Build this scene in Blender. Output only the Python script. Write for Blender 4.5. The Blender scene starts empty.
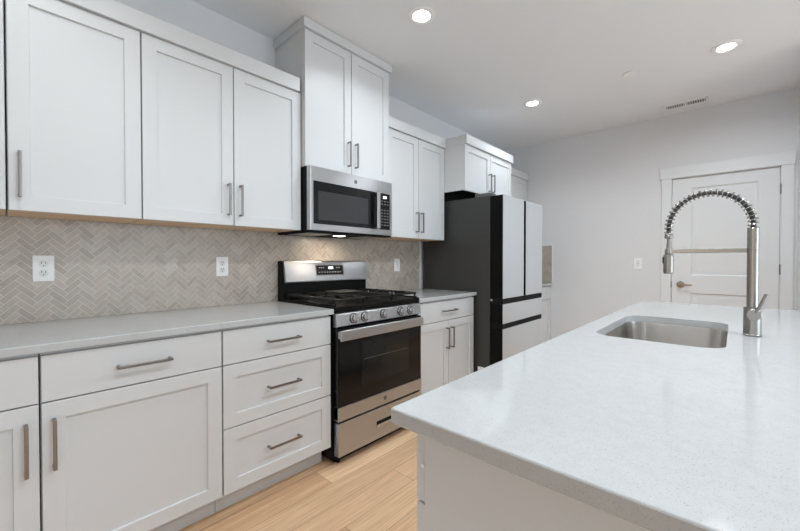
import bpy, bmesh, math, random
from mathutils import Vector, Matrix
random.seed(7)
SC = bpy.context.scene
COL = SC.collection
PI = math.pi

# ------------------------------------------------------------------ camera
cd = bpy.data.cameras.new('camera')
cd.sensor_width = 36.0
cd.lens = 36.0 * 365.0 / 800.0
cd.clip_start = 0.02
cam = bpy.data.objects.new('camera', cd)
COL.objects.link(cam)
cam.location = (2.335, 0.0, 1.19)
cam.rotation_euler = (math.radians(90 - 0.706), 0, math.radians(42.5))
SC.camera = cam

# ------------------------------------------------------------------ world, exposure
w = bpy.data.worlds.new('world'); SC.world = w
w.use_nodes = True
nt = w.node_tree
for n in list(nt.nodes): nt.nodes.remove(n)
sky = nt.nodes.new('ShaderNodeTexSky'); sky.sky_type = 'NISHITA'; sky.sun_disc = False
sky.sun_elevation = math.radians(38); sky.sun_rotation = math.radians(200)
bg = nt.nodes.new('ShaderNodeBackground'); bg.inputs[1].default_value = 0.06
wo = nt.nodes.new('ShaderNodeOutputWorld')
nt.links.new(sky.outputs[0], bg.inputs[0]); nt.links.new(bg.outputs[0], wo.inputs[0])
vs = SC.view_settings
vs.view_transform = 'Standard'; vs.look = 'None'; vs.gamma = 1.0; vs.use_curve_mapping = False
vs.exposure = 1.12
SC.cycles.use_denoising = True
SC.cycles.max_bounces = 10
SC.cycles.diffuse_bounces = 6
SC.cycles.sample_clamp_indirect = 6.0

CEIL = 2.70
FAR = 4.68
NEAR = -3.0
SIDE = 5.6

def area_light(name, loc, rot, sx, sy, watts, color, shape='RECTANGLE', spread=180):
    l = bpy.data.lights.new(name, 'AREA'); l.shape = shape
    l.size = sx; l.size_y = sy; l.energy = watts; l.color = color
    l.spread = math.radians(spread)
    o = bpy.data.objects.new(name, l); COL.objects.link(o)
    o.location = loc; o.rotation_euler = rot
    return o

FILL_COLOR = (0.78, 0.905, 1.0)
# added fill lamps outside unseen window openings, to even out the room light
SIDE_WINDOWS = [(-2.7, -0.1), (0.3, 3.2)]          # unseen openings sized for soft fill, y ranges on the side wall
NEAR_WINDOWS = [(0.5, 2.3), (3.2, 5.2)]            # unseen openings for weaker fill, x ranges on the near wall
W_SIDE, W_NEAR = (6, 42), 2.4
TILT = math.radians(25)                               # added fill lamps aim upward to brighten the ceiling
for y0, y1 in SIDE_WINDOWS:
    area_light('window_daylight', (SIDE + 0.60, (y0 + y1) / 2, 1.0), (0, PI / 2 + TILT, 0), 2.3, y1 - y0, W_SIDE[y0 > 0], FILL_COLOR)
for x0, x1 in NEAR_WINDOWS:
    area_light('window_daylight', ((x0 + x1) / 2, NEAR - 0.60, 1.0), (PI / 2 + TILT, 0, 0), x1 - x0, 2.3, W_NEAR, FILL_COLOR)
CANS_SEEN = [(0.905, 1.755), (0.90, 3.44), (2.28, 3.46)]
CANS_REST = [(0.905, 0.07), (2.28, 1.755), (2.28, 0.56), (4.0, 0.56), (4.0, 1.755)]
CAN_WATTS = 2.6
ROW_WATTS = 5.4                                          # the row over the island
CAN_COLOR = (0.87, 0.94, 1.0)

# ------------------------------------------------------------------ materials
def mat(name, color=(.8, .8, .8), rough=.5, metal=0.0, spec=.5, emit=None, strength=0, coat=0):
    m = bpy.data.materials.new(name); m.use_nodes = True
    b = m.node_tree.nodes['Principled BSDF']
    b.inputs['Base Color'].default_value = (*color, 1)
    b.inputs['Roughness'].default_value = rough
    b.inputs['Metallic'].default_value = metal
    b.inputs['Specular IOR Level'].default_value = spec
    if coat: b.inputs['Coat Weight'].default_value = coat; b.inputs['Coat Roughness'].default_value = .05
    if emit:
        b.inputs['Emission Color'].default_value = (*emit, 1); b.inputs['Emission Strength'].default_value = strength
    return m

def nodes(m): return m.node_tree.nodes, m.node_tree.links, m.node_tree.nodes['Principled BSDF']

def add_bump(m, scale=200, strength=.05, dist=.001, detail=2, stretch=(1, 1, 1)):
    N, L, b = nodes(m)
    tc = N.new('ShaderNodeTexCoord'); mp = N.new('ShaderNodeMapping'); mp.inputs['Scale'].default_value = stretch
    nz = N.new('ShaderNodeTexNoise'); nz.inputs['Scale'].default_value = scale; nz.inputs['Detail'].default_value = detail
    bp = N.new('ShaderNodeBump'); bp.inputs['Strength'].default_value = strength; bp.inputs['Distance'].default_value = dist
    L.new(tc.outputs['Object'], mp.inputs[0]); L.new(mp.outputs[0], nz.inputs['Vector'])
    L.new(nz.outputs['Fac'], bp.inputs['Height']); L.new(bp.outputs[0], b.inputs['Normal'])
    return nz

def add_tone(m, c0, c1, scale=3, stretch=(1, 1, 1), detail=3):
    N, L, b = nodes(m)
    tc = N.new('ShaderNodeTexCoord'); mp = N.new('ShaderNodeMapping'); mp.inputs['Scale'].default_value = stretch
    nz = N.new('ShaderNodeTexNoise'); nz.inputs['Scale'].default_value = scale; nz.inputs['Detail'].default_value = detail
    cr = N.new('ShaderNodeValToRGB')
    cr.color_ramp.elements[0].position = .35; cr.color_ramp.elements[1].position = .65
    cr.color_ramp.elements[0].color = (*c0, 1); cr.color_ramp.elements[1].color = (*c1, 1)
    L.new(tc.outputs['Object'], mp.inputs[0]); L.new(mp.outputs[0], nz.inputs['Vector'])
    L.new(nz.outputs['Fac'], cr.inputs[0]); L.new(cr.outputs[0], b.inputs['Base Color'])

M = {}
M['wall'] = mat('wall_paint', (.745, .75, .765), .75); add_bump(M['wall'], 260, .12, .001)
M['ceiling'] = mat('ceiling_paint', (.83, .845, .865), .9); add_bump(M['ceiling'], 120, .35, .002)
M['paint'] = mat('cabinet_paint', (.665, .68, .69), .40); add_bump(M['paint'], 90, .02, .0005)
M['trim'] = mat('trim_paint', (.77, .785, .80), .38); add_bump(M['trim'], 90, .02, .0005)
M['maple'] = mat('maple_underside', (.62, .42, .25), .5); add_tone(M['maple'], (.72, .49, .30), (.84, .60, .39), 6, (4, .6, 4))
M['nickel'] = mat('brushed_nickel', (.28, .255, .235), .30, 1.0); add_bump(M['nickel'], 400, .04, .0004)
M['steel'] = mat('stainless_steel', (.50, .51, .52), .30, 1.0)
M['faucet'] = mat('faucet_nickel', (.37, .35, .335), .27, 1.0)
M['steel_v'] = mat('stainless_steel_fine', (.55, .55, .55), .22, 1.0)
M['sinksteel'] = mat('sink_steel', (.70, .67, .64), .26, 1.0)
for k, st in (('steel', (30, 1, 60)), ('steel_v', (2, 2, 60)), ('sinksteel', (60, 60, 1))):
    add_bump(M[k], 14, .05, .0005, 2, st)
    b_ = M[k].node_tree.nodes['Principled BSDF']; b_.inputs['Anisotropic'].default_value = .75
    b_.inputs['Anisotropic Rotation'].default_value = .25
    tg = M[k].node_tree.nodes.new('ShaderNodeTangent'); tg.direction_type = 'RADIAL'; tg.axis = 'Z'
    M[k].node_tree.links.new(tg.outputs[0], b_.inputs['Tangent'])
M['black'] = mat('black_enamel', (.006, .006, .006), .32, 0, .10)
M['blackglass'] = mat('black_glass', (.005, .005, .006), .05, 0, .32)
M['ovenwindow'] = mat('oven_window_glass', (.012, .013, .013), .10, 0, .35)
M['mwwindow'] = mat('microwave_window_mesh', (.030, .031, .034), .15)
M['iron'] = mat('cast_iron', (.011, .011, .011), .42, 0, .22); add_bump(M['iron'], 500, .25, .0006)
M['darkgrey'] = mat('dark_grey_side', (.042, .042, .041), .42); add_bump(M['darkgrey'], 700, .1, .0003)
M['midgrey'] = mat('grey_hinge_cover', (.13, .13, .13), .4)
M['fridgewhite'] = mat('white_glass_panel', (.55, .575, .60), .12, 0, .5)
M['fridgeedge'] = mat('panel_edge', (.62, .64, .66), .3)
M['plastic'] = mat('white_plastic', (.90, .90, .90), .35)
M['plasticface'] = mat('receptacle_plastic', (.78, .78, .775), .35)
M['ventwhite'] = mat('vent_enamel', (.93, .93, .93), .4)
M['slot'] = mat('dark_slot', (.012, .012, .012), .8, 0, .1)
M['greyfilter'] = mat('filter_mesh', (.36, .35, .33), .45, .6)
M['emblem'] = mat('emblem_grey', (.16, .16, .165), .35, .6)
M['lens'] = mat('lamp_lens', (1, 1, 1), .5, emit=(1, .98, .95), strength=9)
M['hoodlens'] = mat('hood_lamp_lens', (1, 1, 1), .5, emit=(1, .88, .72), strength=6)
M['display'] = mat('lit_display', (.1, .1, .1), .4, emit=(.8, .93, 1), strength=1.6)
M['legend'] = mat('button_print', (.30, .30, .30), .5)
M['rubber'] = mat('black_rubber', (.008, .008, .008), .6, 0, .15)
M['brass'] = mat('door_lever_metal', (.40, .33, .25), .25, 1.0)
M['grout'] = mat('light_grout', (.60, .58, .55), .8)
M['hose'] = mat('dark_hose', (.03, .03, .032), .4)

def quartz():
    m = mat('white_quartz', (.80, .81, .82), .06, 0, .45)
    N, L, b = nodes(m)
    tc = N.new('ShaderNodeTexCoord')
    n1 = N.new('ShaderNodeTexNoise'); n1.inputs['Scale'].default_value = 520; n1.inputs['Detail'].default_value = 2
    r1 = N.new('ShaderNodeValToRGB'); e = r1.color_ramp.elements
    e[0].position = .29; e[0].color = (.38, .36, .34, 1); e[1].position = .40; e[1].color = (.505, .52, .525, 1)
    n2 = N.new('ShaderNodeTexNoise'); n2.inputs['Scale'].default_value = 45; n2.inputs['Detail'].default_value = 4
    r2 = N.new('ShaderNodeValToRGB'); e = r2.color_ramp.elements
    e[0].position = .35; e[0].color = (.97, .965, .96, 1); e[1].position = .6; e[1].color = (1, 1, 1, 1)
    mx = N.new('ShaderNodeMix'); mx.data_type = 'RGBA'; mx.blend_type = 'MULTIPLY'; mx.inputs[0].default_value = 1
    for n in (n1, n2): L.new(tc.outputs['Object'], n.inputs['Vector'])
    L.new(n1.outputs['Fac'], r1.inputs[0]); L.new(n2.outputs['Fac'], r2.inputs[0])
    L.new(r1.outputs[0], mx.inputs[6]); L.new(r2.outputs[0], mx.inputs[7]); L.new(mx.outputs[2], b.inputs['Base Color'])
    return m
M['quartz'] = quartz()

def attr_mat(name, rough, grain=None, bump=0):
    m = mat(name, rough=rough); N, L, b = nodes(m)
    at = N.new('ShaderNodeAttribute'); at.attribute_name = 'tone'
    tc = N.new('ShaderNodeTexCoord'); mp = N.new('ShaderNodeMapping')
    mp.inputs['Scale'].default_value = grain[0]
    ad = N.new('ShaderNodeVectorMath'); ad.operation = 'ADD'
    sc = N.new('ShaderNodeVectorMath'); sc.operation = 'SCALE'; sc.inputs['Scale'].default_value = 40
    nz = N.new('ShaderNodeTexNoise'); nz.inputs['Scale'].default_value = grain[1]; nz.inputs['Detail'].default_value = 6
    nz.inputs['Distortion'].default_value = grain[4]
    cr = N.new('ShaderNodeValToRGB'); e = cr.color_ramp.elements
    e[0].position = .33; e[0].color = (*grain[2], 1); e[1].position = .68; e[1].color = (*grain[3], 1)
    mx = N.new('ShaderNodeMix'); mx.data_type = 'RGBA'; mx.blend_type = 'MULTIPLY'; mx.inputs[0].default_value = 1
    L.new(tc.outputs['Object'], mp.inputs[0]); L.new(at.outputs['Color'], sc.inputs[0])
    L.new(mp.outputs[0], ad.inputs[0]); L.new(sc.outputs[0], ad.inputs[1]); L.new(ad.outputs[0], nz.inputs['Vector'])
    L.new(nz.outputs['Fac'], cr.inputs[0]); L.new(at.outputs['Color'], mx.inputs[6]); L.new(cr.outputs[0], mx.inputs[7])
    L.new(mx.outputs[2], b.inputs['Base Color'])
    if bump:
        bp = N.new('ShaderNodeBump'); bp.inputs['Strength'].default_value = bump; bp.inputs['Distance'].default_value = .001
        L.new(nz.outputs['Fac'], bp.inputs['Height']); L.new(bp.outputs[0], b.inputs['Normal'])
    return m
M['plank'] = attr_mat('oak_plank', .42, ((26, 1.0, 1), 4, (.84, .79, .74), (1.07, 1.07, 1.07), .35), .05)
M['tile'] = attr_mat('taupe_mosaic', .30, ((8, 8, 8), 6, (.93, .93, .93), (1.06, 1.06, 1.06), 0), .05)

# ------------------------------------------------------------------ mesh helpers
def new(): return bmesh.new()

def box(bm, x0, x1, y0, y1, z0, z1, bev=0, seg=2):
    t = bmesh.new() if bev else bm
    vs_ = [t.verts.new((x, y, z)) for x in (x0, x1) for y in (y0, y1) for z in (z0, z1)]
    for f in ((0, 1, 3, 2), (4, 6, 7, 5), (0, 4, 5, 1), (2, 3, 7, 6), (0, 2, 6, 4), (1, 5, 7, 3)):
        t.faces.new([vs_[i] for i in f])
    if bev:
        bmesh.ops.bevel(t, geom=list(t.edges), offset=bev, segments=seg, profile=.5, affect='EDGES')
        merge(bm, t)
    return bm

def merge(bm, t, mtx=None):
    if mtx: bmesh.ops.transform(t, matrix=mtx, verts=t.verts)
    me = bpy.data.meshes.new('tmp'); t.to_mesh(me); t.free(); bm.from_mesh(me); bpy.data.meshes.remove(me)

def frame(d):
    d = d.normalized(); a = Vector((0, 0, 1)) if abs(d.z) < .9 else Vector((1, 0, 0))
    u = d.cross(a).normalized(); return u, d.cross(u).normalized()

def rings(bm, rs, cap=True, closed=False):
    n = len(rs[0])
    for a, b in zip(rs, rs[1:] + ([rs[0]] if closed else [])):
        for i in range(n):
            bm.faces.new((a[i], a[(i + 1) % n], b[(i + 1) % n], b[i]))
    if cap and not closed:
        bm.faces.new(rs[0][::-1]); bm.faces.new(rs[-1])

def tube(bm, pts, r, n=8, cap=True):
    pts = [Vector(p) for p in pts]; rr = r if isinstance(r, (list, tuple)) else [r] * len(pts)
    u = None; rs = []
    for i, p in enumerate(pts):
        d = (pts[min(i + 1, len(pts) - 1)] - pts[max(i - 1, 0)]).normalized()
        if u is None: u, v = frame(d)
        else:
            u = (u - d * u.dot(d)).normalized(); v = d.cross(u).normalized()
        rs.append([bm.verts.new(p + rr[i] * (math.cos(2 * PI * k / n) * u + math.sin(2 * PI * k / n) * v)) for k in range(n)])
    rings(bm, rs, cap)
    return bm

def cyl(bm, p0, p1, r0, r1=None, n=24, bev=0):
    p0 = Vector(p0); p1 = Vector(p1); r1 = r0 if r1 is None else r1
    d = (p1 - p0); L_ = d.length; d = d / L_
    if bev:
        return lathe(bm, p0, d, [(r0 - bev, 0), (r0, bev), (r1, L_ - bev), (r1 - bev, L_)], n)
    return lathe(bm, p0, d, [(r0, 0), (r1, L_)], n)

def lathe(bm, base, axis, prof, n=24):
    base = Vector(base); axis = Vector(axis).normalized(); u, v = frame(axis)
    rs = [[bm.verts.new(base + axis * h + r * (math.cos(2 * PI * k / n) * u + math.sin(2 * PI * k / n) * v)) for k in range(n)] for r, h in prof]
    rings(bm, rs); return bm

def rrect(x0, x1, y0, y1, r, n=6):
    out = []
    for cx, cy, a0 in ((x1 - r, y1 - r, 0), (x0 + r, y1 - r, 90), (x0 + r, y0 + r, 180), (x1 - r, y0 + r, 270)):
        for k in range(n + 1):
            a = math.radians(a0 + 90 * k / n); out.append((cx + r * math.cos(a), cy + r * math.sin(a)))
    return out

def wloc(o):
    v = Vector((0, 0, 0))
    while o: v += Vector(o.location); o = o.parent
    return v

def second(bm, n0):
    bm.faces.ensure_lookup_table()
    for f in bm.faces[n0:]: f.material_index = 1

def obj(name, bm, m, parent=None, sharp=35):
    bmesh.ops.recalc_face_normals(bm, faces=bm.faces)
    lim = math.radians(sharp)
    for e in bm.edges:
        e.smooth = len(e.link_faces) == 2 and e.calc_face_angle(0) < lim
    for f in bm.faces: f.smooth = True
    if parent is not None: off = wloc(parent)
    else:
        xs = [v.co.x for v in bm.verts]; ys = [v.co.y for v in bm.verts]; zs = [v.co.z for v in bm.verts]
        off = Vector(((min(xs) + max(xs)) / 2, (min(ys) + max(ys)) / 2, min(zs)))
    bmesh.ops.translate(bm, vec=-off, verts=bm.verts)
    me = bpy.data.meshes.new(name); bm.to_mesh(me); bm.free(); me.materials.append(m)
    o = bpy.data.objects.new(name, me); COL.objects.link(o)
    wn = o.modifiers.new('face_normals', 'WEIGHTED_NORMAL'); wn.mode = 'FACE_AREA'; wn.weight = 100; wn.keep_sharp = True
    if parent is not None: o.parent = parent
    else: o.location = off
    return o

def thing(name, label, cat, loc=(0, 0, 0), group=None):
    o = bpy.data.objects.new(name, None); COL.objects.link(o); o.location = loc; o.empty_display_size = .1
    o['label'] = label; o['category'] = cat
    if group: o['group'] = group
    return o

def tag(o, label, cat, group=None):
    o['label'] = label; o['category'] = cat
    if group: o['group'] = group
    return o

def struct(o, label=None):
    o['kind'] = 'structure'
    if label: o['label'] = label
    return o

def dup(root, loc, label):
    r = root.copy(); COL.objects.link(r); r.location = loc; r['label'] = label
    for ch in list(root.children):
        c = ch.copy(); COL.objects.link(c); c.parent = r
        for g in ch.children:
            d = g.copy(); COL.objects.link(d); d.parent = c
    return r

# ------------------------------------------------------------------ setting: floor
def paint_attr(o, cols):
    me = o.data; a = me.color_attributes.new('tone', 'FLOAT_COLOR', 'CORNER')
    for p, c in zip(me.polygons, cols):
        for li in p.loop_indices: a.data[li].color = (*c, 1)

def build_floor():
    bm = new(); cols = []
    W = .152; x = .756 - 5 * W
    rnd = random.Random(3); i = 0
    dark = (.50, .29, .15); light = (.88, .62, .40)
    while x < SIDE:
        xa, xb = max(x, 0), min(x + W, SIDE)
        L_ = 1.22
        off = rnd.uniform(0, L_)
        if abs(x - .604) < .01: off = (1.185 - NEAR) % L_
        if abs(x - .908) < .01: off = (1.50 - NEAR) % L_
        y = NEAR - L_ + off
        while y < FAR:
            ya, yb = max(y, NEAR), min(y + L_, FAR)
            if yb - ya > .01:
                t = rnd.uniform(.30, .85); h = rnd.uniform(-.02, .02)
                if abs(x - .604) < .01: t = .42 if y < 1.1 else .95
                if abs(x - .756) < .01: t = .62
                g = .0009
                z = 0.0
                v = [bm.verts.new(p) for p in ((xa + g, ya + g, z), (xb - g, ya + g, z), (xb - g, yb - g, z), (xa + g, yb - g, z))]
                bm.faces.new(v)
                cols.append(tuple(dark[k] * (1 - t) + light[k] * t + h * (1 if k == 0 else .5) for k in range(3)))
            y += L_
        x += W; i += 1
    n = len(cols)
    box(bm, 0, SIDE, NEAR, FAR, -.06, -.0012)
    cols += [(.14, .08, .045)] * 6
    bm.verts.ensure_lookup_table()
    me = bpy.data.meshes.new('floor'); bm.to_mesh(me); bm.free(); me.materials.append(M['plank'])
    o = bpy.data.objects.new('floor', me); COL.objects.link(o); paint_attr(o, cols)
    struct(o)
build_floor()

# walls and ceiling
T = .12
struct(obj('ceiling', box(new(), -T, SIDE + T, NEAR - T, FAR + T, CEIL, CEIL + T), M['ceiling']))
struct(obj('wall_left', box(new(), -T, 0, NEAR - T, FAR + T, -.06, CEIL), M['wall']))
bm = new()
DX0, DX1, DZ = 1.853, 2.632, 2.032                      # doorway
SX = 2.735                                              # face of the short wall right of the door
box(bm, 0, DX0 - .02, FAR, FAR + T, -.06, CEIL); box(bm, DX1 + .02, SX, FAR, FAR + T, -.06, CEIL)
box(bm, DX0 - .02, DX1 + .02, FAR, FAR + T, DZ + .02, CEIL)
struct(obj('wall_far', bm, M['wall']))
struct(obj('wall_right', box(new(), SX, SX + T, 3.70, FAR + T, -.06, CEIL), M['wall']))
struct(obj('wall_recess', box(new(), SX + T, SIDE, 3.70, 3.70 + T, -.06, CEIL), M['wall']))
def wall_with_openings(name, axis, a0, a1, c0, c1, ops, zb, zt):
    bm = new(); cur = a0
    def bx(p, q, z0, z1):
        if axis == 'x': box(bm, p, q, c0, c1, z0, z1)
        else: box(bm, c0, c1, p, q, z0, z1)
    for p, q in ops:
        bx(cur, p, -.06, CEIL); bx(p, q, -.06, zb); bx(p, q, zt, CEIL); cur = q
    bx(cur, a1, -.06, CEIL)
    struct(obj(name, bm, M['wall']))
wall_with_openings('wall_near', 'x', 0, SIDE, NEAR - T, NEAR, NEAR_WINDOWS, .1, 2.4)
wall_with_openings('wall_side', 'y', NEAR - T, 3.70 + T, SIDE, SIDE + T, SIDE_WINDOWS, .1, 2.4)
k = 1
for axis, ops in (('y', SIDE_WINDOWS), ('x', NEAR_WINDOWS)):
    for p, q in ops:
        bm = new()
        def wb(a, b, z0, z1, d0=.03, d1=.08):
            if axis == 'y': box(bm, SIDE + d0, SIDE + d1, a, b, z0, z1)
            else: box(bm, a, b, NEAR - d1, NEAR - d0, z0, z1)
        wb(p, p + .05, .1, 2.4); wb(q - .05, q, .1, 2.4); wb(p, q, .1, .15); wb(p, q, 2.35, 2.4)
        wb((p + q) / 2 - .025, (p + q) / 2 + .025, .15, 2.35)
        struct(obj('window_%d' % k, bm, M['trim'])); k += 1

# baseboards that can be met beyond the island
bm = new(); box(bm, .66, 1.764, FAR - .014, FAR, 0, .10, .003)
struct(obj('baseboard_far', bm, M['trim']))

# interior door in the far wall
door = thing('door_1', 'white two-panel interior door in far wall behind the faucet', 'door', ((DX0 + DX1) / 2, FAR, 0))
del door['category']; door['kind'] = 'structure'
yF = FAR + .012                                         # face of the slab
def panel_door():
    bm = new(); g = .003
    x0, x1, z0, z1 = DX0 + g, DX1 - g, .008, DZ - g
    px0, px1 = x0 + .155, x1 - .135
    rows = [z0, .235, .868, 1.045, 1.925, z1]; colsx = [x0, px0, px1, x1]
    for i in range(3):
        for j in range(5):
            xa, xb, za, zb = colsx[i], colsx[i + 1], rows[j], rows[j + 1]
            if i == 1 and j in (1, 3):
                prev = None
                for ins, dep in ((0, 0), (.010, .014), (.030, .014), (.050, .005)):
                    lp = [bm.verts.new((x, yF + dep, z)) for x, z in ((xa + ins, za + ins), (xb - ins, za + ins), (xb - ins, zb - ins), (xa + ins, zb - ins))]
                    if prev:
                        for q in range(4): bm.faces.new((prev[q], prev[(q + 1) % 4], lp[(q + 1) % 4], lp[q]))
                    prev = lp
                bm.faces.new(prev)
            else:
                bm.faces.new([bm.verts.new(p) for p in ((xa, yF, za), (xb, yF, za), (xb, yF, zb), (xa, yF, zb))])
    # edges and back
    for f in (((x0, yF, z0), (x0, yF + .035, z0), (x0, yF + .035, z1), (x0, yF, z1)), ((x1, yF, z0), (x1, yF + .035, z0), (x1, yF + .035, z1), (x1, yF, z1)),
              ((x0, yF, z1), (x1, yF, z1), (x1, yF + .035, z1), (x0, yF + .035, z1)), ((x0, yF + .035, z0), (x1, yF + .035, z0), (x1, yF + .035, z1), (x0, yF + .035, z1)),
              ((x0, yF, z0), (x1, yF, z0), (x1, yF + .035, z0), (x0, yF + .035, z0))):
        bm.faces.new([bm.verts.new(p) for p in f])
    bmesh.ops.remove_doubles(bm, verts=bm.verts, dist=.0001)
    return bm
slab = obj('door_slab', panel_door(), M['trim'], door)
bm = new()
box(bm, DX0 - .020, DX0, FAR - .002, FAR + T, 0, DZ + .02); box(bm, DX1, DX1 + .020, FAR - .002, FAR + T, 0, DZ + .02); box(bm, DX0, DX1, FAR - .002, FAR + T, DZ, DZ + .02)
obj('door_jamb', bm, M['trim'], door)
bm = new()
box(bm, 1.768, DX0 - .005, FAR - .016, FAR, 0, 2.037, .002); box(bm, DX1 + .006, 2.715, FAR - .016, FAR, 0, 2.037, .002)
obj('door_casing', bm, M['trim'], door)
obj('head_casing', box(new(), 1.753, 2.722, FAR - .022, FAR, 2.037, 2.150, .002), M['trim'], door)
for z in (.25, 1.115, 1.83):
    bm = new(); cyl(bm, (DX1 + .002, FAR - .006, z - .045), (DX1 + .002, FAR - .006, z + .045), .0065, n=12)
    obj('hinge', bm, M['nickel'], door)
bm = new(); zc = .950; xc = 1.930
lathe(bm, (xc, yF, zc), (0, -1, 0), [(.033, 0), (.033, .006), (.028, .011), (.012, .013), (.011, .045), (.0115, .05)], 28)
tube(bm, [(xc, yF - .045, zc), (xc + .03, yF - .050, zc), (xc + .095, yF - .048, zc - .002)], [.011, .010, .007], 10)
obj('door_lever', bm, M['brass'], door)
obj('strike_plate', box(new(), DX0 - .004, DX0 + .002, FAR - .003, FAR + .006, zc - .03, zc + .03), M['brass'], door)

# ------------------------------------------------------------------ backsplash
def clip(poly, axis, lim, keep_less):
    out = []
    for i in range(len(poly)):
        a, b = poly[i], poly[(i + 1) % len(poly)]
        ia = (a[axis] <= lim) if keep_less else (a[axis] >= lim)
        ib = (b[axis] <= lim) if keep_less else (b[axis] >= lim)
        if ia: out.append(a)
        if ia != ib:
            t = (lim - a[axis]) / (b[axis] - a[axis]); out.append((a[0] + (b[0] - a[0]) * t, a[1] + (b[1] - a[1]) * t))
    return out

def herringbone(name, u0, u1, v0, v1, place, seed=1, TH=.006):
    """u along the wall, v up; place(u, v, height) -> world"""
    rnd = random.Random(seed); n = 3; Wd = .0244; g = .0008; s = 1 / math.sqrt(2)
    bm = new(); cols = []
    shades = [(.47, .415, .36), (.44, .39, .335), (.50, .455, .405), (.48, .42, .36), (.46, .41, .36), (.41, .355, .305)]
    def emit(poly):
        for ax, lim, less in ((0, u0, False), (0, u1, True), (1, v0, False), (1, v1, True)):
            poly = clip(poly, ax, lim, less)
            if len(poly) < 3: return
        ar = abs(sum(poly[i][0] * poly[(i + 1) % len(poly)][1] - poly[(i + 1) % len(poly)][0] * poly[i][1] for i in range(len(poly)))) / 2
        if ar < 1e-6: return
        c = rnd.choice(shades); f = rnd.uniform(.94, 1.07)
        top = [bm.verts.new(place(u, v, TH)) for u, v in poly]
        bot = [bm.verts.new(place(u, v, TH - .0016)) for u, v in poly]
        bm.faces.new(top); cols.append(tuple(k_ * f for k_ in c))
        for i in range(len(poly)):
            bm.faces.new((top[i], top[(i + 1) % len(poly)], bot[(i + 1) % len(poly)], bot[i])); cols.append(tuple(k_ * f for k_ in c))
    U = (u1 - u0) / Wd; V = (v1 - v0) / Wd
    for i in range(-6, int(V / 1.414) + 12):
        for j in range(-2, int(U / (n * 1.414)) + 4):
            ox = i - n * j + 0; oy = i + n * j + 0
            for rx0, ry0, rx1, ry1 in ((0, 0, n, 1), (0, 1, 1, n + 1)):
                gg = g / Wd
                pts = [(ox + rx0 + gg, oy + ry0 + gg), (ox + rx1 - gg, oy + ry0 + gg), (ox + rx1 - gg, oy + ry1 - gg), (ox + rx0 + gg, oy + ry1 - gg)]
                emit([(u0 + (q - p) * s * Wd - 0.0, v0 + (p + q) * s * Wd) for p, q in pts])
    # grout bed
    P = [place(u, v, d) for d in (0, TH - .0010) for u, v in ((u0, v0), (u1, v0), (u1, v1), (u0, v1))]
    vv = [bm.verts.new(p) for p in P]
    for f in ((3, 2, 1, 0), (4, 5, 6, 7), (0, 1, 5, 4), (1, 2, 6, 5), (2, 3, 7, 6), (3, 0, 4, 7)):
        bm.faces.new([vv[i] for i in f]); cols.append((.85, .80, .74))
    cx = Vector(place((u0 + u1) / 2, v0, 0))
    bmesh.ops.translate(bm, vec=-cx, verts=bm.verts)
    me = bpy.data.meshes.new(name); bm.to_mesh(me); bm.free(); me.materials.append(M['tile'])
    o = bpy.data.objects.new(name, me); COL.objects.link(o); o.location = cx; paint_attr(o, cols)
    return o
sp = herringbone('tile_backsplash', -.53, 2.828, .9155, 1.3835, lambda u, v, d: (d + .0005, u, v), 1)
tag(sp, 'long taupe herringbone mosaic backsplash behind the stove', 'backsplash')
obj('edge_trim', box(new(), 0, .009, 2.8285, 2.838, .9155, 1.3835, .001), M['trim'], sp)
sp2 = herringbone('tile_backsplash', .010, .640, .9155, 1.3835, lambda u, v, d: (u, FAR - d, v), 5)
tag(sp2, 'narrow strip of herringbone backsplash on the far wall past the refrigerator', 'backsplash')
bm = new(); box(bm, .6405, .652, FAR - .010, FAR, .9155, 1.395, .001); box(bm, .010, .6405, FAR - .010, FAR, 1.3838, 1.395, .001)
obj('edge_trim', bm, M['trim'], sp2)

# ------------------------------------------------------------------ cabinets
G = .0026
def shaker(bm, xf, y0, y1, z0, z1, th=.020, st=.059, dep=.009, d=1):
    """recessed-panel front facing +x (d=1) or -x (d=-1) with its face at xf"""
    xb = xf - d * th; b = .0012
    loops = []
    for ins, x in ((0, xb), (0, xf - d * b), (b, xf), (st, xf), (st + .0015, xf - d * dep)):
        loops.append([bm.verts.new((x, y, z)) for y, z in ((y0 + ins, z0 + ins), (y1 - ins, z0 + ins), (y1 - ins, z1 - ins), (y0 + ins, z1 - ins))])
    rings(bm, loops)
    return bm

def slabfront(bm, xf, y0, y1, z0, z1, th=.020, d=1):
    a, b = sorted((xf, xf - d * th)); box(bm, a, b, y0, y1, z0, z1, .0012, 1); return bm

def pull(xf, y, z, length, vertical, parent, d=1, label=None):
    """square bar pull on two posts standing off a face at xf"""
    bm = new(); h = length / 2; r = .0052; so = .028
    xs = sorted((xf + d * so, xf + d * (so + .009)))
    def post(yy, zz):
        a, b = sorted((xf, xf + d * (so + .002))); box(bm, a, b, yy - .005, yy + .005, zz - .005, zz + .005, .001, 1)
    if vertical:
        box(bm, xs[0], xs[1], y - r, y + r, z - h, z + h, .0015, 2); post(y, z - h + .006); post(y, z + h - .006)
    else:
        box(bm, xs[0], xs[1], y - h, y + h, z - r, z + r, .0015, 2); post(y - h + .006, z); post(y + h - .006, z)
    return obj('handle', bm, M['nickel'], parent)

def body(x0, x1, y0, y1, z0, z1, parent, m='paint'):
    return obj('body', box(new(), x0, x1, y0 + .0006, y1 - .0006, z0, z1), M[m], parent)

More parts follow.
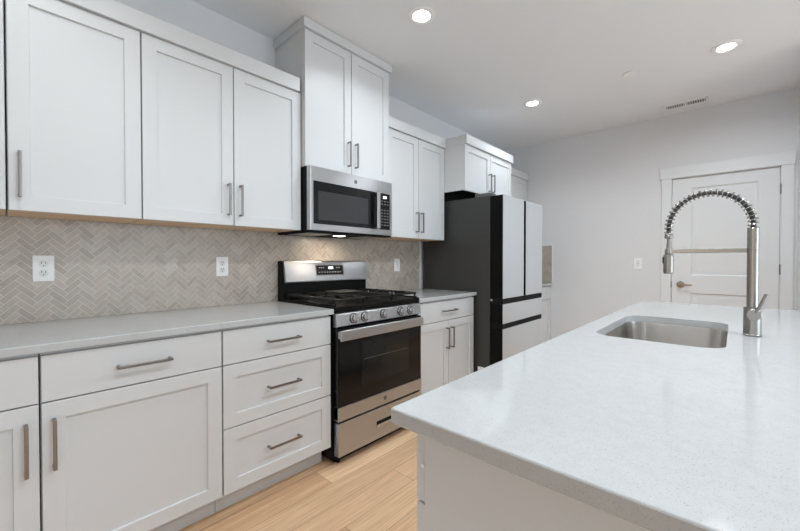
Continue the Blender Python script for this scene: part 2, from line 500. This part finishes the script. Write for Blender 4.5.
UZ0, UZ1, CR = 1.384, 2.243, 2.326
def upper(y0, y1, label, doors, under='maple', xf=.32, z0=UZ0, z1=UZ1, crown=True, crown_ends=(0, 0), crown_top=CR, crown_x=.016, hz=None, hlen=.172):
    t = thing('upper_cabinet', label, 'cabinet', (.002, (y0 + y1) / 2, z0))
    body(.002, xf - .021, y0, y1, z0 + .004, z1, t)
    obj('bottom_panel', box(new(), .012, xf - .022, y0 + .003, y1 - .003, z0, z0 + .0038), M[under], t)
    n = len(doors)
    for i, side in enumerate(doors):
        a = y0 + (y1 - y0) * i / n + G; b = y0 + (y1 - y0) * (i + 1) / n - G
        dr = obj('door', shaker(new(), xf, a, b, z0, z1 - .003), M['paint'], t)
        hy = a + .030 if side == 'l' else b - .030
        if side: pull(xf, hy, (hz if hz else z0 + .050 + hlen / 2), hlen, True, dr)
    if crown:
        obj('crown', box(new(), .002, xf + crown_x, y0 - crown_ends[0], y1 + crown_ends[1], z1 + .0005, crown_top, .0015, 1), M['paint'], t)
    return t
upper(-.53, .0135, 'white wall cabinet cut by the left edge of the picture', ['r'], crown=False)
upper(.017, .440, 'white single-door wall cabinet above the large left outlet', ['l'], crown=False)
upper(.441, 1.278, 'white two-door wall cabinet just left of the microwave', ['r', 'l'], crown=False)
cr = obj('crown_board', box(new(), .002, .336, -.53, 1.262, UZ1 + .0005, CR, .0015, 1), M['paint'])
tag(cr, 'white flat board running along the tops of the three left wall cabinets', 'trim')
upper(1.282, 2.034, 'tall white two-door cabinet above the microwave reaching the ceiling', ['r', 'l'], xf=.357, z0=1.785, z1=2.640,
      crown_ends=(.014, .014), crown_top=CEIL - .003, crown_x=.018, hz=1.925)
upper(2.052, 2.817, 'white two-door wall cabinet between the microwave and refrigerator', ['r', 'l'], crown_ends=(0, -.001))
upper(2.8175, 3.740, 'short deep white cabinet mounted above the refrigerator', ['r', 'l'], 'black', xf=.545, z0=1.828, z1=2.246, crown_ends=(0, .012), crown_top=2.328, hz=1.955)  # underside coloured black to stand for the shade above the refrigerator
upper(3.756, FAR - .002, 'white wall cabinet in the far corner beyond the refrigerator', ['r', 'l'])

XF = .630
def base_unit(y0, y1, label, rows, end_left=False):
    """rows: list of (kind, z0, z1, [handle y-sides])"""
    t = thing('base_cabinet', label, 'cabinet', (.30, (y0 + y1) / 2, 0))
    body(.004, XF - .021, y0, y1, .108, .8845, t)
    obj('toe_kick', box(new(), .05, .535, y0 + .0006, y1 - .0006, .0, .1075), M['paint'], t)
    for kind, z0, z1, n in rows:
        if kind == 'drawer':
            dr = obj('drawer', slabfront(new(), XF, y0 + G, y1 - G, z0, z1), M['paint'], t)
            pull(XF, (y0 + y1) / 2, (z0 + z1) / 2, .180, False, dr)
        elif kind == 'panel_drawer':
            dr = obj('drawer', shaker(new(), XF, y0 + G, y1 - G, z0, z1), M['paint'], t)
            pull(XF, (y0 + y1) / 2, (z0 + z1) / 2, .180, False, dr)
        else:
            c = len(n)
            for i, side in enumerate(n):
                a = y0 + (y1 - y0) * i / c + G; b = y0 + (y1 - y0) * (i + 1) / c - G
                dr = obj('door', shaker(new(), XF, a, b, z0, z1), M['paint'], t)
                pull(XF, a + .030 if side == 'l' else b - .030, z1 - .138, .170, True, dr)
    return t
Z3 = .713
base_unit(-.530, .081, 'white base cabinet cut off at the left edge of the picture', [('drawer', Z3 + G, .872, None), ('door', .118, Z3 - G, ['r'])])
base_unit(.083, .670, 'white base cabinet with one wide drawer above a single wide door', [('drawer', Z3 + G, .872, None), ('door', .118, Z3 - G, ['l'])])
base_unit(.672, 1.274, 'white three-drawer base cabinet left of the stove', [('drawer', Z3 + G, .872, None), ('panel_drawer', .419 + G, Z3 - G, None), ('panel_drawer', .118, .419 - G, None)])
base_unit(2.056, 2.832, 'white base cabinet between stove and refrigerator with drawer over two doors', [('drawer', Z3 + G, .872, None), ('door', .118, Z3 - G, ['r', 'l'])])
base_unit(3.756, FAR - .003, 'white base cabinet in the far corner beyond the refrigerator', [('drawer', Z3 + G, .872, None), ('door', .118, Z3 - G, ['r', 'l'])])

def counter(x0, x1, y0, y1, label, hole=None, cat='countertop'):
    z0, z1 = .8852, .915
    bm = new(); e = .003
    def loop(pts, z): return [bm.verts.new((x, y, z)) for x, y in pts]
    o0 = loop(rrect(x0 + e, x1 - e, y0 + e, y1 - e, .004, 3), z0)
    o1 = loop(rrect(x0, x1, y0, y1, .006, 3), z0 + e)
    o2 = loop(rrect(x0, x1, y0, y1, .006, 3), z1 - e)
    o3 = loop(rrect(x0 + e * .4, x1 - e * .4, y0 + e * .4, y1 - e * .4, .006, 3), z1 - e * .3)
    o4 = loop(rrect(x0 + e, x1 - e, y0 + e, y1 - e, .004, 3), z1)
    rings(bm, [o0, o1, o2, o3, o4], cap=not hole)
    if hole:
        h0 = loop(hole, z1); h1 = loop(hole, z0)
        rings(bm, [h0, h1], cap=False)
        bm.edges.ensure_lookup_table()
        for o_, h_ in ((o4, h0), (o0, h1)):
            es = [bm.edges.get((l[i], l[(i + 1) % len(l)])) for l in (o_, h_) for i in range(len(l))]
            bmesh.ops.triangle_fill(bm, edges=es, use_beauty=True, use_dissolve=False)
    o = obj('countertop', bm, M['quartz'], sharp=12); tag(o, label, cat); return o
counter(.0066, .652, -.53, 1.2815, 'white speckled quartz countertop along the wall left of the stove')
counter(.0066, .652, 2.050, 2.845, 'short white quartz countertop between the stove and refrigerator')
counter(.0066, .652, 3.750, FAR - .0066, 'small end of quartz countertop past the refrigerator at the far wall')

# ------------------------------------------------------------------ island
IX0, IX1, IY0, IY1 = 1.860, 2.960, .490, 2.985
HOLE = rrect(1.940, 2.318, 1.500, 2.175, .075, 8)
counter(IX0, IX1, IY0, IY1, 'large white speckled quartz island top with a sink cut-out', HOLE)
isl = thing('island_cabinet', 'white island base under the big quartz top in the foreground', 'island', (2.24, 1.74, 0))
bm = new(); box(bm, 1.918, 2.60, .532, 1.42, .108, .8845); box(bm, 1.918, 2.60, 2.26, 2.945, .108, .8845)
box(bm, 1.918, 2.60, 1.42, 2.26, .108, .64); box(bm, 2.42, 2.60, 1.42, 2.26, .64, .8845); box(bm, 1.918, 1.925, 1.42, 2.26, .64, .8845)
obj('body', bm, M['paint'], isl)
obj('toe_kick', box(new(), 1.985, 2.58, .55, 2.92, 0, .1075), M['paint'], isl)
obj('end_panel', box(new(), 1.9195, 2.62, .520, .5315, .0, .8845, .001, 1), M['paint'], isl)
XI = 1.897
for y0, y1, kinds in ((.522, 1.30, 'd'), (1.30, 2.26, 's'), (2.26, 2.945, 'd')):
    m_ = (y0 + y1) / 2
    dr = obj('drawer', slabfront(new(), XI, y0 + G, y1 - G, .741 + G, .875, d=-1), M['paint'], isl)
    pull(XI, m_, .808, .19, False, dr, d=-1)
    for a, b, hy in ((y0 + G, m_ - G, m_ - .03), (m_ + G, y1 - G, m_ + .03)):
        dr = obj('door', shaker(new(), XI, a, b, .118, .741 - G, d=-1), M['paint'], isl)
        pull(XI, hy, .60, .17, True, dr, d=-1)
bm = new(); cyl(bm, (1.9175, .5195, .815), (1.9175, .5165, .815), .004, n=10)
obj('door_bumper', bm, M['plastic'], isl)

# sink
bm = new()
def sl(off, z, r):
    return [bm.verts.new((x, y, z)) for x, y in rrect(1.940 - off, 2.318 + off, 1.500 - off, 2.175 + off, r, 8)]
lv = [sl(.022, .8846, .09), sl(.004, .8846, .079), sl(.002, .880, .077), sl(-.004, .70, .072), sl(-.010, .684, .066), sl(-.024, .674, .055), sl(-.05, .672, .04)]
rings(bm, lv, cap=False); bm.faces.new(lv[-1])
bmesh.ops.recalc_face_normals(bm, faces=bm.faces)
sk = thing('kitchen_sink', 'undermount stainless steel sink set in the island top', 'sink', (2.13, 1.84, .672))
so = obj('basin', bm, M['sinksteel'], sk, sharp=50)
sd = so.modifiers.new('thickness', 'SOLIDIFY'); sd.thickness = .0012; sd.offset = -1
bm = new(); lathe(bm, (2.13, 1.84, .6722), (0, 0, 1), [(.055, 0), (.055, .002), (.045, .003), (.040, .0005)], 28)
obj('drain', bm, M['nickel'], sk)

# ------------------------------------------------------------------ faucet
FX, FY = 2.385, 1.862
HX = 2.134
fa = thing('kitchen_faucet', 'brushed nickel spring-neck pull-down faucet on the island beside the sink', 'faucet', (FX, FY, .915))
bm = new(); lathe(bm, (FX, FY, .9152), (0, 0, 1), [(.0255, 0), (.0265, .002), (.0265, .006), (.0250, .008), (.0250, .102), (.0240, .105), (.016, .105)], 36)
base_ = obj('base', bm, M['faucet'], fa)
bm = new(); ax = Vector((.10, -1, 0)).normalized(); c0 = Vector((FX, FY, .995))
cyl(bm, c0 + ax * .012, c0 + ax * .034, .0205, n=30, bev=.002)
obj('handle_hub', bm, M['faucet'], base_)
bm = new(); s_ = c0 + ax * .030 + Vector((.004, 0, .006))
tube(bm, [s_, s_ + Vector((.014, -.002, .032)), s_ + Vector((.027, -.006, .072))], [.0050, .0056, .0050], 10)
obj('lever', bm, M['faucet'], base_)
bm = new(); cyl(bm, (FX, FY, 1.020), (FX, FY, 1.2285), .0166, n=32, bev=.001)
cyl(bm, (FX, FY, 1.2315), (FX, FY, 1.312), .0166, n=32, bev=.001); cyl(bm, (FX, FY, 1.228), (FX, FY, 1.232), .0155, n=32)
obj('post', bm, M['faucet'], fa)
# hose path: half loop from the post over to the spray head
R = (FX - HX) / 2; cxm = (FX + HX) / 2; zb = 1.3115
path = []
ZR = 1.463 - .008 - (zb + .012)
path.append(Vector((FX, FY, zb)))
for k_ in range(0, 61):
    a = PI * k_ / 60; path.append(Vector((cxm + R * math.cos(a), FY, zb + .012 + ZR * math.sin(a))))
path.append(Vector((HX, FY, 1.306)))
obj('hose', tube(new(), path, .0078, 12), M['hose'], fa)
# spring wire
acc = [0]
for a, b in zip(path, path[1:]): acc.append(acc[-1] + (b - a).length)
tot = acc[-1]; turns = 27; wire = []
def at(s):
    for i in range(len(path) - 1):
        if acc[i + 1] >= s or i == len(path) - 2:
            f = (s - acc[i]) / (acc[i + 1] - acc[i]); p = path[i].lerp(path[i + 1], f); d = (path[i + 1] - path[i]).normalized(); return p, d
N_ = turns * 14
for i in range(N_ + 1):
    s = tot * (.003 + .994 * i / N_); p, d = at(s); v = Vector((0, 1, 0)); u = v.cross(d).normalized()
    a = 2 * PI * turns * i / N_
    wire.append(p + .0142 * (math.cos(a) * u + math.sin(a) * v))
obj('spring', tube(new(), wire, .0021, 6), M['faucet'], fa)
bm = new(); lathe(bm, (HX, FY, 1.281), (0, 0, 1), [(.009, 0), (.0140, .003), (.0150, .008), (.0150, .014), (.013, .017), (.0145, .020), (.0130, .024), (.007, .025)], 24)
cyl(bm, (HX, FY, 1.239), (HX, FY, 1.2805), .0090, .0062, n=20)
obj('collar', bm, M['faucet'], fa)
bm = new(); box(bm, HX, FX - .015, FY - .006, FY + .006, 1.2215, 1.2375, .002); cyl(bm, (HX, FY, 1.2195), (HX, FY, 1.2395), .0130, n=24, bev=.001)
obj('support_arm', bm, M['faucet'], fa)
bm = new(); lathe(bm, (HX, FY, 1.137), (0, 0, 1), [(.014, 0), (.0165, .002), (.0172, .006), (.0180, .010), (.0180, .074), (.016, .080), (.009, .0825)], 32)
sh = obj('spray_head', bm, M['faucet'], fa)
bm = new(); box(bm, HX - .0205, HX - .0165, FY - .006, FY + .006, 1.180, 1.207, .0015)
obj('spray_button', bm, M['rubber'], sh)

# ------------------------------------------------------------------ range
RY0, RY1 = 1.287, 2.043
rg = thing('gas_range', 'stainless gas range with black oven door between the base cabinets', 'stove', (.33, (RY0 + RY1) / 2, 0))
bm = new(); box(bm, .012, .632, RY0, RY1, .035, .905, .002); box(bm, .06, .60, RY0 + .03, RY1 - .03, .0, .035)
obj('body', bm, M['black'], rg)
bm = new(); box(bm, .634, .650, RY0 + .0005, RY1 - .0005, .887, .905); box(bm, .080, .655, RY0 - .001, RY1 + .001, .905, .926, .005, 3)
for y in (RY0 + .006, RY1 - .018): box(bm, .09, .640, y, y + .012, .924, .934, .003)
obj('cooktop', bm, M['black'], rg)
# backguard
bm = new()
prof = [(.012, .905), (.078, .905), (.078, 1.035), (.066, 1.183), (.058, 1.190), (.012, 1.190)]
vL = [[bm.verts.new((x, y, z)) for x, z in prof] for y in (RY0, RY1)]
rings(bm, vL); obj('backguard', bm, M['black'], rg)
bm = new()
prof = [(.079, 1.044), (.100, 1.040), (.107, 1.049), (.100, 1.105), (.086, 1.178), (.074, 1.192), (.061, 1.189)]
vL = [[bm.verts.new((x, y, z)) for x, z in prof] for y in (RY0 + .006, RY1 - .005)]
rings(bm, vL); bg_ = obj('backguard_panel', bm, M['steel'], rg, sharp=50)
sl_ = (1.105 - 1.172) / (.096 - .084)
def bgx(z): return .100 - (z - 1.105) * .014 / .073 if z > 1.105 else .107 - (z - 1.049) * .007 / .056
def bgquad(bm, y0, y1, z0, z1, t0, t1):
    vv = []
    for y in (y0, y1):
        for z in (z0, z1):
            for t in (t0, t1): vv.append(bm.verts.new((bgx(z) + t, y, z)))
    for f in ((0, 1, 3, 2), (4, 6, 7, 5), (0, 4, 5, 1), (2, 3, 7, 6), (0, 2, 6, 4), (1, 5, 7, 3)): bm.faces.new([vv[i] for i in f])
bm = new(); bgquad(bm, 1.537, 1.795, 1.083, 1.162, -.006, .0015); obj('panel_surround', bm, M['nickel'], bg_)
bm = new(); bgquad(bm, 1.545, 1.785, 1.089, 1.157, .0, .003); n0 = len(bm.faces)
for y in (1.565, 1.582, 1.599, 1.725, 1.745): bgquad(bm, y, y + .010, 1.138, 1.144, .002, .0036)
for i in range(9): bgquad(bm, 1.560 + i * .024, 1.572 + i * .024, 1.105, 1.111, .002, .0036)
second(bm, n0)
cp = obj('control_glass', bm, M['blackglass'], rg); cp.data.materials.append(M['legend'])
bm = new(); bgquad(bm, 1.652, 1.692, 1.131, 1.147, .002, .0036); obj('clock_display', bm, M['display'], cp)
# burners and grates
burners = [(.20, 1.43, .038), (.20, 1.90, .038), (.48, 1.43, .045), (.48, 1.90, .050), (.34, 1.665, .045)]
for x, y, r in burners:
    bm = new(); lathe(bm, (x, y, .926), (0, 0, 1), [(r + .012, 0), (r + .010, .006), (r, .010), (r, .016), (r - .004, .020), (.004, .021)], 24)
    obj('burner', bm, M['iron'], rg)
for gy0, gy1, full in ((1.300, 1.542, True), (1.546, 1.784, False), (1.788, 2.030, True)):
    bm = new(); zt = .966; zb_ = .953; bw = .0065
    x0, x1 = .105, .636
    box(bm, x0, x1, gy0, gy0 + .012, zb_, zt, .002); box(bm, x0, x1, gy1 - .012, gy1, zb_, zt, .002)
    box(bm, x0, x0 + .012, gy0, gy1, zb_, zt, .002); box(bm, x1 - .012, x1, gy0, gy1, zb_, zt, .002)
    ym = (gy0 + gy1) / 2
    if full:
        box(bm, (x0 + x1) / 2 - .006, (x0 + x1) / 2 + .006, gy0, gy1, zb_, zt, .002)
        for xc_ in (.235, .505):
            for dx, dy in ((1, 0), (-1, 0), (0, 1), (0, -1)):
                if dx: box(bm, *sorted((xc_ + dx * .028, xc_ + dx * .13)), ym - bw / 2, ym + bw / 2, zb_, zt + .003, .0015)
                else: box(bm, xc_ - bw / 2, xc_ + bw / 2, *sorted((ym + dy * .028, ym + dy * .118)), zb_, zt + .003, .0015)
            for q in (-.07, .07):
                box(bm, xc_ + q - bw / 2, xc_ + q + bw / 2, gy0 + .006, gy0 + .06, zb_, zt + .002, .0015)
                box(bm, xc_ + q - bw / 2, xc_ + q + bw / 2, gy1 - .06, gy1 - .006, zb_, zt + .002, .0015)
    else:
        for i in range(5):
            y = gy0 + .04 + i * (gy1 - gy0 - .08) / 4; box(bm, x0, x1, y - bw / 2, y + bw / 2, zb_, zt + .001, .0015)
        for x in (.24, .37, .50): box(bm, x - bw / 2, x + bw / 2, gy0, gy1, zb_ - .002, zt - .004, .0015)
    for x in (x0 + .01, x1 - .01):
        for y in (gy0 + .008, gy1 - .008): cyl(bm, (x, y, .926), (x, y, .956), .006, .007, n=8)
    obj('grate', bm, M['iron'], rg)
bm = new(); box(bm, .16, .34, 1.565, 1.765, .969, .975, .003); obj('griddle', bm, M['darkgrey'], rg)
# sloped control panel
bm = new()
prof = [(.632, .808), (.664, .808), (.670, .814), (.660, .878), (.654, .885), (.646, .886), (.632, .886)]
vL = [[bm.verts.new((x, y, z)) for x, z in prof] for y in (RY0 + .001, RY1 - .001)]
rings(bm, vL); pn = obj('control_panel', bm, M['steel'], rg, sharp=50)
kd = Vector((.988, 0, .154)).normalized()
for y in (1.415, 1.503, 1.668, 1.830, 1.925):
    bm = new(); c = Vector((.6655, y, .849))
    lathe(bm, c - kd * .002, kd, [(.026, 0), (.026, .004), (.0205, .005), (.0200, .024), (.0175, .027), (.010, .0275)], 28)
    kn = obj('knob', bm, M['steel_v'], rg)
    bm = new(); t = new(); box(t, -.003, .031, -.0035, .0035, -.018, .018, .0015)
    merge(bm, t, Matrix.Translation(c) @ Matrix.Rotation(-math.asin(kd.z), 4, 'Y'))
    obj('knob_grip', bm, M['steel'], kn)
    bm = new(); lathe(bm, c - kd * .003, kd, [(.031, 0), (.031, .0040), (.027, .0046)], 28)
    obj('knob_ring', bm, M['black'], kn)
# oven door
bm = new(); box(bm, .634, .672, RY0 + .004, RY1 - .004, .272, .799, .003)
od = obj('oven_door', bm, M['blackglass'], rg)
obj('oven_window', box(new(), .6715, .6728, 1.475, 1.905, .435, .700, .0004, 1), M['ovenwindow'], od)
bm = new()
for z in (.59,):
    box(bm, .6727, .6733, 1.49, 1.89, z, z + .0022)
obj('oven_rack_line', bm, M['midgrey'], od)
obj('door_trim', box(new(), .633, .6765, RY0 + .004, RY1 - .004, .266, .346, .0025), M['steel'], od)
bm = new()
prof = [(.694, .737), (.706, .734), (.713, .741), (.713, .788), (.706, .795), (.694, .792)]
vL = [[bm.verts.new((x, y, z)) for x, z in prof] for y in (RY0 + .002, RY1 - .026)]
rings(bm, vL)
for y in (RY0 + .006, RY1 - .066): box(bm, .668, .700, y, y + .04, .745, .785, .003)
obj('oven_handle', bm, M['steel'], od, sharp=50)
def emblem(x, y, z, r, parent):
    bm = new(); lathe(bm, (x, y, z), (1, 0, 0), [(r, 0), (r, .0012), (r * .86, .0018), (r * .84, .0008), (r * .5, .0008)], 28)
    ob = obj('round_emblem', bm, M['emblem'], parent)
    pts = [(y + r * .62 * t * math.cos(a), z + r * .62 * t * math.sin(a)) for t, a in ((1, 2.6), (.9, 2.0), (.45, 1.2), (.2, 0), (.45, -1.2), (.8, -2.0), (.5, 3.0), (.1, .5), (.8, .9), (.9, .2), (.5, -.5), (.9, -1.0))]
    return ob
emblem(.6765, 1.668, .306, .014, od)
# warming drawer
bm = new(); box(bm, .634, .678, RY0 + .003, RY1 - .003, .062, .256, .004)
wd = obj('storage_drawer', bm, M['steel'], rg)
bm = new(); box(bm, .6775, .6792, 1.590, 1.750, .152, .176, .0005, 1); obj('drawer_grip', bm, M['slot'], wd)
bm = new(); box(bm, .678, .683, 1.590, 1.750, .136, .156, .002); obj('grip_lip', bm, M['steel_v'], wd)
for y in (RY0 + .05, RY1 - .05):
    bm = new(); cyl(bm, (.61, y, 0), (.61, y, .036), .014, n=12); obj('foot', bm, M['rubber'], rg)

# ------------------------------------------------------------------ microwave
MY0, MY1, MZ0, MZ1 = 1.284, 2.022, 1.376, 1.7835
mw = thing('microwave_oven', 'stainless over-the-range microwave hung under the tall cabinet', 'microwave', (.2, (MY0 + MY1) / 2, MZ0))
bm = new(); box(bm, .010, .372, MY0, MY1, MZ0 + .004, MZ1, .002)
obj('body', bm, M['black'], mw)
XM = .404; SPLIT = 1.868
def front(y0, y1, name, lbev, rbev):
    bm = new(); pts = [(.374, y0)]
    if lbev: pts += [(XM - .012, y0), (XM - .004, y0 + .003), (XM, y0 + .012)]
    else: pts += [(XM, y0)]
    if rbev: pts += [(XM, y1 - .012), (XM - .004, y1 - .003), (XM - .012, y1)]
    else: pts += [(XM, y1)]
    pts += [(.374, y1)]
    a = [bm.verts.new((x, y, MZ0 + .008)) for x, y in pts]; b = [bm.verts.new((x, y, MZ1 - .002)) for x, y in pts]
    rings(bm, [a, b]); return obj(name, bm, M['steel'], mw, sharp=50)
dm = front(MY0, SPLIT - .001, 'door', True, False)
fm = front(SPLIT + .001, MY1, 'control_side', False, True)
obj('door_glass', box(new(), XM - .001, XM + .0022, 1.312, 1.862, 1.424, 1.692, .001), M['blackglass'], dm)
obj('window_mesh', box(new(), XM + .002, XM + .0028, 1.346, 1.770, 1.450, 1.632, .0003, 1), M['mwwindow'], dm)
bm = new()
box(bm, XM + .028, XM + .042, 1.823, 1.857, 1.425, 1.690, .005, 3)
box(bm, XM + .001, XM + .032, 1.828, 1.852, 1.430, 1.452, .003); box(bm, XM + .001, XM + .032, 1.828, 1.852, 1.664, 1.686, .003)
obj('handle', bm, M['steel_v'], dm)
emblem(XM, 1.655, 1.735, .014, dm)
bm = box(new(), XM - .001, XM + .0022, 1.882, 1.990, 1.424, 1.692, .001); n0 = len(bm.faces)
for r_ in range(9):
    if r_ == 2: continue
    for c_ in range(3):
        y = 1.900 + c_ * .030; z = 1.635 - r_ * .022
        box(bm, XM + .0022, XM + .0028, y, y + .014, z - .0045, z + .0005)
second(bm, n0)
cg = obj('control_glass', bm, M['blackglass'], fm); cg.data.materials.append(M['legend'])
obj('clock_display', box(new(), XM + .0022, XM + .003, 1.920, 1.955, 1.655, 1.672), M['display'], cg)
bm = new(); box(bm, .012, .395, MY0 + .004, MY1 - .004, MZ0 - .006, MZ0 + .006, .002); un = obj('underside', bm, M['slot'], mw)
for y0, y1 in ((1.31, 1.50), (1.80, 1.99)):
    obj('grease_filter', box(new(), .10, .34, y0, y1, MZ0 - .009, MZ0 - .0055, .001), M['greyfilter'], un)
obj('hood_lamp', box(new(), .215, .265, 1.605, 1.675, MZ0 - .009, MZ0 - .0055, .001), M['hoodlens'], un)
hl = area_light('hood_light', (.22, 1.655, MZ0 - .014), (0, 0, 0), .05, .07, .75, (1, .82, .62))

# ------------------------------------------------------------------ refrigerator
FY0, FY1 = 2.860, 3.700
fr = thing('refrigerator', 'french-door refrigerator with white glass fronts and dark grey sides', 'refrigerator', (.46, (FY0 + FY1) / 2, 0))
obj('body', box(new(), .035, .772, FY0, FY1, .03, 1.755, .003), M['darkgrey'], fr)
for y0, y1 in ((FY0 + .003, FY0 + .10), (FY1 - .10, FY1 - .003)):
    obj('hinge_cover', box(new(), .62, .775, y0, y1, 1.755, 1.785, .004), M['midgrey'], fr)
bm = new(); box(bm, .060, .70, FY0 + .03, FY1 - .03, 0, .03); obj('plinth', bm, M['black'], fr)
XD0, XD1 = .786, .898
def fdoor(y0, y1, z0, z1, name):
    bm = new(); box(bm, XD0, XD1 - .006, y0, y1, z0, z1, .003)
    d = obj(name, bm, M['black'], fr)
    obj('front_panel', box(new(), XD1 - .0065, XD1, y0, y1, z0, z1, .0015), M['fridgewhite'], d)
    return d
YS = 3.290
fdoor(FY0, YS - .026, .870, 1.752, 'door'); fdoor(YS + .026, FY1, .870, 1.752, 'door')
bm = new(); box(bm, XD0, XD1 - .03, YS - .025, YS + .025, .872, 1.748); obj('grip_channel', bm, M['midgrey'], fr)
fdoor(FY0, FY1, .655, .822, 'drawer'); fdoor(FY0, FY1, .075, .610, 'drawer')
bm = new()
for z0, z1 in ((.823, .868), (.611, .654)): box(bm, XD0 + .002, XD1 - .004, FY0 + .001, FY1 - .001, z0, z1)
obj('grip_recess', bm, M['rubber'], fr)
bm = new()
for z in (.848,): box(bm, .775, .800, FY0 - .004, FY0 + .012, z, z + .010, .001); cyl(bm, (.79, FY0 + .006, .84), (.79, FY0 + .006, .862), .006, n=10)
obj('hinge', bm, M['steel'], fr)
obj('paper_label', box(new(), .655, .715, FY0 - .0006, FY0 - .0001, .150, .252), M['plastic'], fr)
bm = new(); box(bm, .771, .787, FY0 + .012, FY1 - .012, .08, 1.745); obj('gasket', bm, M['rubber'], fr)
bm = new()
for y in (FY0 + .06, FY1 - .06): cyl(bm, (.70, y, 0), (.70, y, .032), .02, n=12)
obj('foot', bm, M['plastic'], fr)

# ------------------------------------------------------------------ outlets and switches
def outlet(y, z, label, w=.072, h=.118, duplex=True, wall='left', x=0):
    t = thing('wall_outlet' if duplex else 'light_switch', label, 'outlet' if duplex else 'switch', (.006, y, z) if wall == 'left' else (x, FAR, z))
    def P(d0, d1, a0, a1, z0, z1, bm, bev=0):
        if wall == 'left': box(bm, .0064 + d0, .0064 + d1, y + a0, y + a1, z + z0, z + z1, bev, 2)
        else: box(bm, x + a0, x + a1, FAR - d1, FAR - d0, z + z0, z + z1, bev, 2)
    bm = new(); P(0, .006, -w / 2, w / 2, -h / 2, h / 2, bm, .002)
    pl = obj('cover_plate', bm, M['plastic'], t)
    if duplex:
        for s in (-1, 1):
            bm = new(); lathe(bm, (.0064 + .0055, y, z + s * .0205), (1, 0, 0), [(.0165, 0), (.0165, .002), (.0155, .0026)], 24)
            rc = obj('receptacle', bm, M['plasticface'], t)
            bm = new()
            for a0, a1, z0, z1 in ((-.0075, -.0050, .001, .009), (.0050, .0075, .001, .009), (-.0022, .0022, -.0100, -.0055)):
                P(.0078, .0085, a0, a1, s * .0205 + z0, s * .0205 + z1, bm)
            obj('slots', bm, M['slot'], rc)
    else:
        bm = new(); P(.0055, .0085, -.0165, .0165, -.034, .034, bm, .001); rk = obj('rocker', bm, M['plasticface'], t)
        bm = new(); P(.0083, .0088, -.012, .012, -.001, .001, bm); obj('rocker_line', bm, M['legend'], rk)
    return t
outlet(.129, 1.156, 'white duplex wall outlet at the far left of the tile backsplash')
outlet(.917, 1.156, 'white duplex wall outlet in the backsplash just left of the stove')
outlet(2.496, 1.153, 'white rocker switch plate in the backsplash right of the stove', duplex=False)
outlet(0, 1.163, 'white switch plate on the bare far wall left of the door', duplex=False, wall='far', x=1.560)

# ------------------------------------------------------------------ ceiling fittings
def can(x, y, label, seen=True):
    t = thing('recessed_light', label, 'ceiling light', (x, y, CEIL), 'recessed ceiling lights')
    bm = new(); lathe(bm, (x, y, CEIL - .0005), (0, 0, -1), [(.084, 0), (.084, .004), (.078, .008), (.056, .009), (.049, .004), (.047, .0005)], 40)
    obj('trim_ring', bm, M['plastic'], t)
    bm = new(); lathe(bm, (x, y, CEIL - .004), (0, 0, -1), [(.046, 0), (.046, .003), (.040, .005)], 40)
    obj('lens', bm, M['lens'], t)
    l = area_light('can_light', (x, y, CEIL - .013), (0, 0, 0), .085, .085, ROW_WATTS if x > 2 else CAN_WATTS, CAN_COLOR, 'DISK', 165 if x > 2 else 142)
    return t
can(*CANS_SEEN[0], 'round recessed ceiling light nearest the tall cabinet')
can(*CANS_SEEN[1], 'round recessed ceiling light farther back, in front of the cabinet over the refrigerator')
can(*CANS_SEEN[2], 'round recessed ceiling light at right, nearest the ceiling vent')
for p in CANS_REST:
    area_light('can_light', (*p, CEIL - .013), (0, 0, 0), .10, .10, ROW_WATTS if p[0] > 2 else 1.7, CAN_COLOR, 'DISK', 165 if p[0] > 2 else 130)
    bm = new(); lathe(bm, (*p, CEIL - .0005), (0, 0, -1), [(.082, 0), (.082, .003), (.076, .007), (.056, .008)], 32)
    tag(obj('recessed_light', bm, M['lens']), 'round recessed ceiling light outside the picture', 'ceiling light', 'recessed ceiling lights behind the camera')

bm = new(); lathe(bm, (1.70, 3.42, CEIL - .0005), (0, 0, -1), [(.036, 0), (.036, .006), (.044, .007), (.044, .011), (.041, .013), (.004, .0135)], 32)
tag(obj('sprinkler_cover', bm, M['plastic']), 'small flat white disc on the ceiling between the two far lights', 'ceiling disc')

VX0, VX1, VY0, VY1 = 1.805, 2.145, 4.375, 4.525
vt = thing('ceiling_vent', 'white slotted air vent in the ceiling above the far door', 'vent', ((VX0 + VX1) / 2, (VY0 + VY1) / 2, CEIL))
bm = new(); o_ = .022; z0, z1 = CEIL - .004, CEIL - .0005
box(bm, VX0, VX1, VY0, VY0 + .030, z0, z1, .001); box(bm, VX0, VX1, VY1 - .030, VY1, z0, z1, .001)
box(bm, VX0, VX0 + o_, VY0, VY1, z0, z1, .001); box(bm, VX1 - o_, VX1, VY0, VY1, z0, z1, .001)
xm = (VX0 + VX1) / 2; box(bm, xm - .008, xm + .008, VY0, VY1, z0, z1, .001)
obj('frame', bm, M['ventwhite'], vt)
obj('duct_back', box(new(), VX0 + .022, VX1 - .022, VY0 + .03, VY1 - .03, CEIL - .0015, CEIL - .0005), M['slot'], vt)
bm = new()
for s0, s1 in ((VX0 + o_, xm - .008), (xm + .008, VX1 - o_)):
    for i in range(8):
        x = s0 + (s1 - s0) * (i + .5) / 8; box(bm, x - .0035, x + .0035, VY0 + .028, VY1 - .028, z0 + .0005, z1 - .001)
obj('slats', bm, M['ventwhite'], vt)
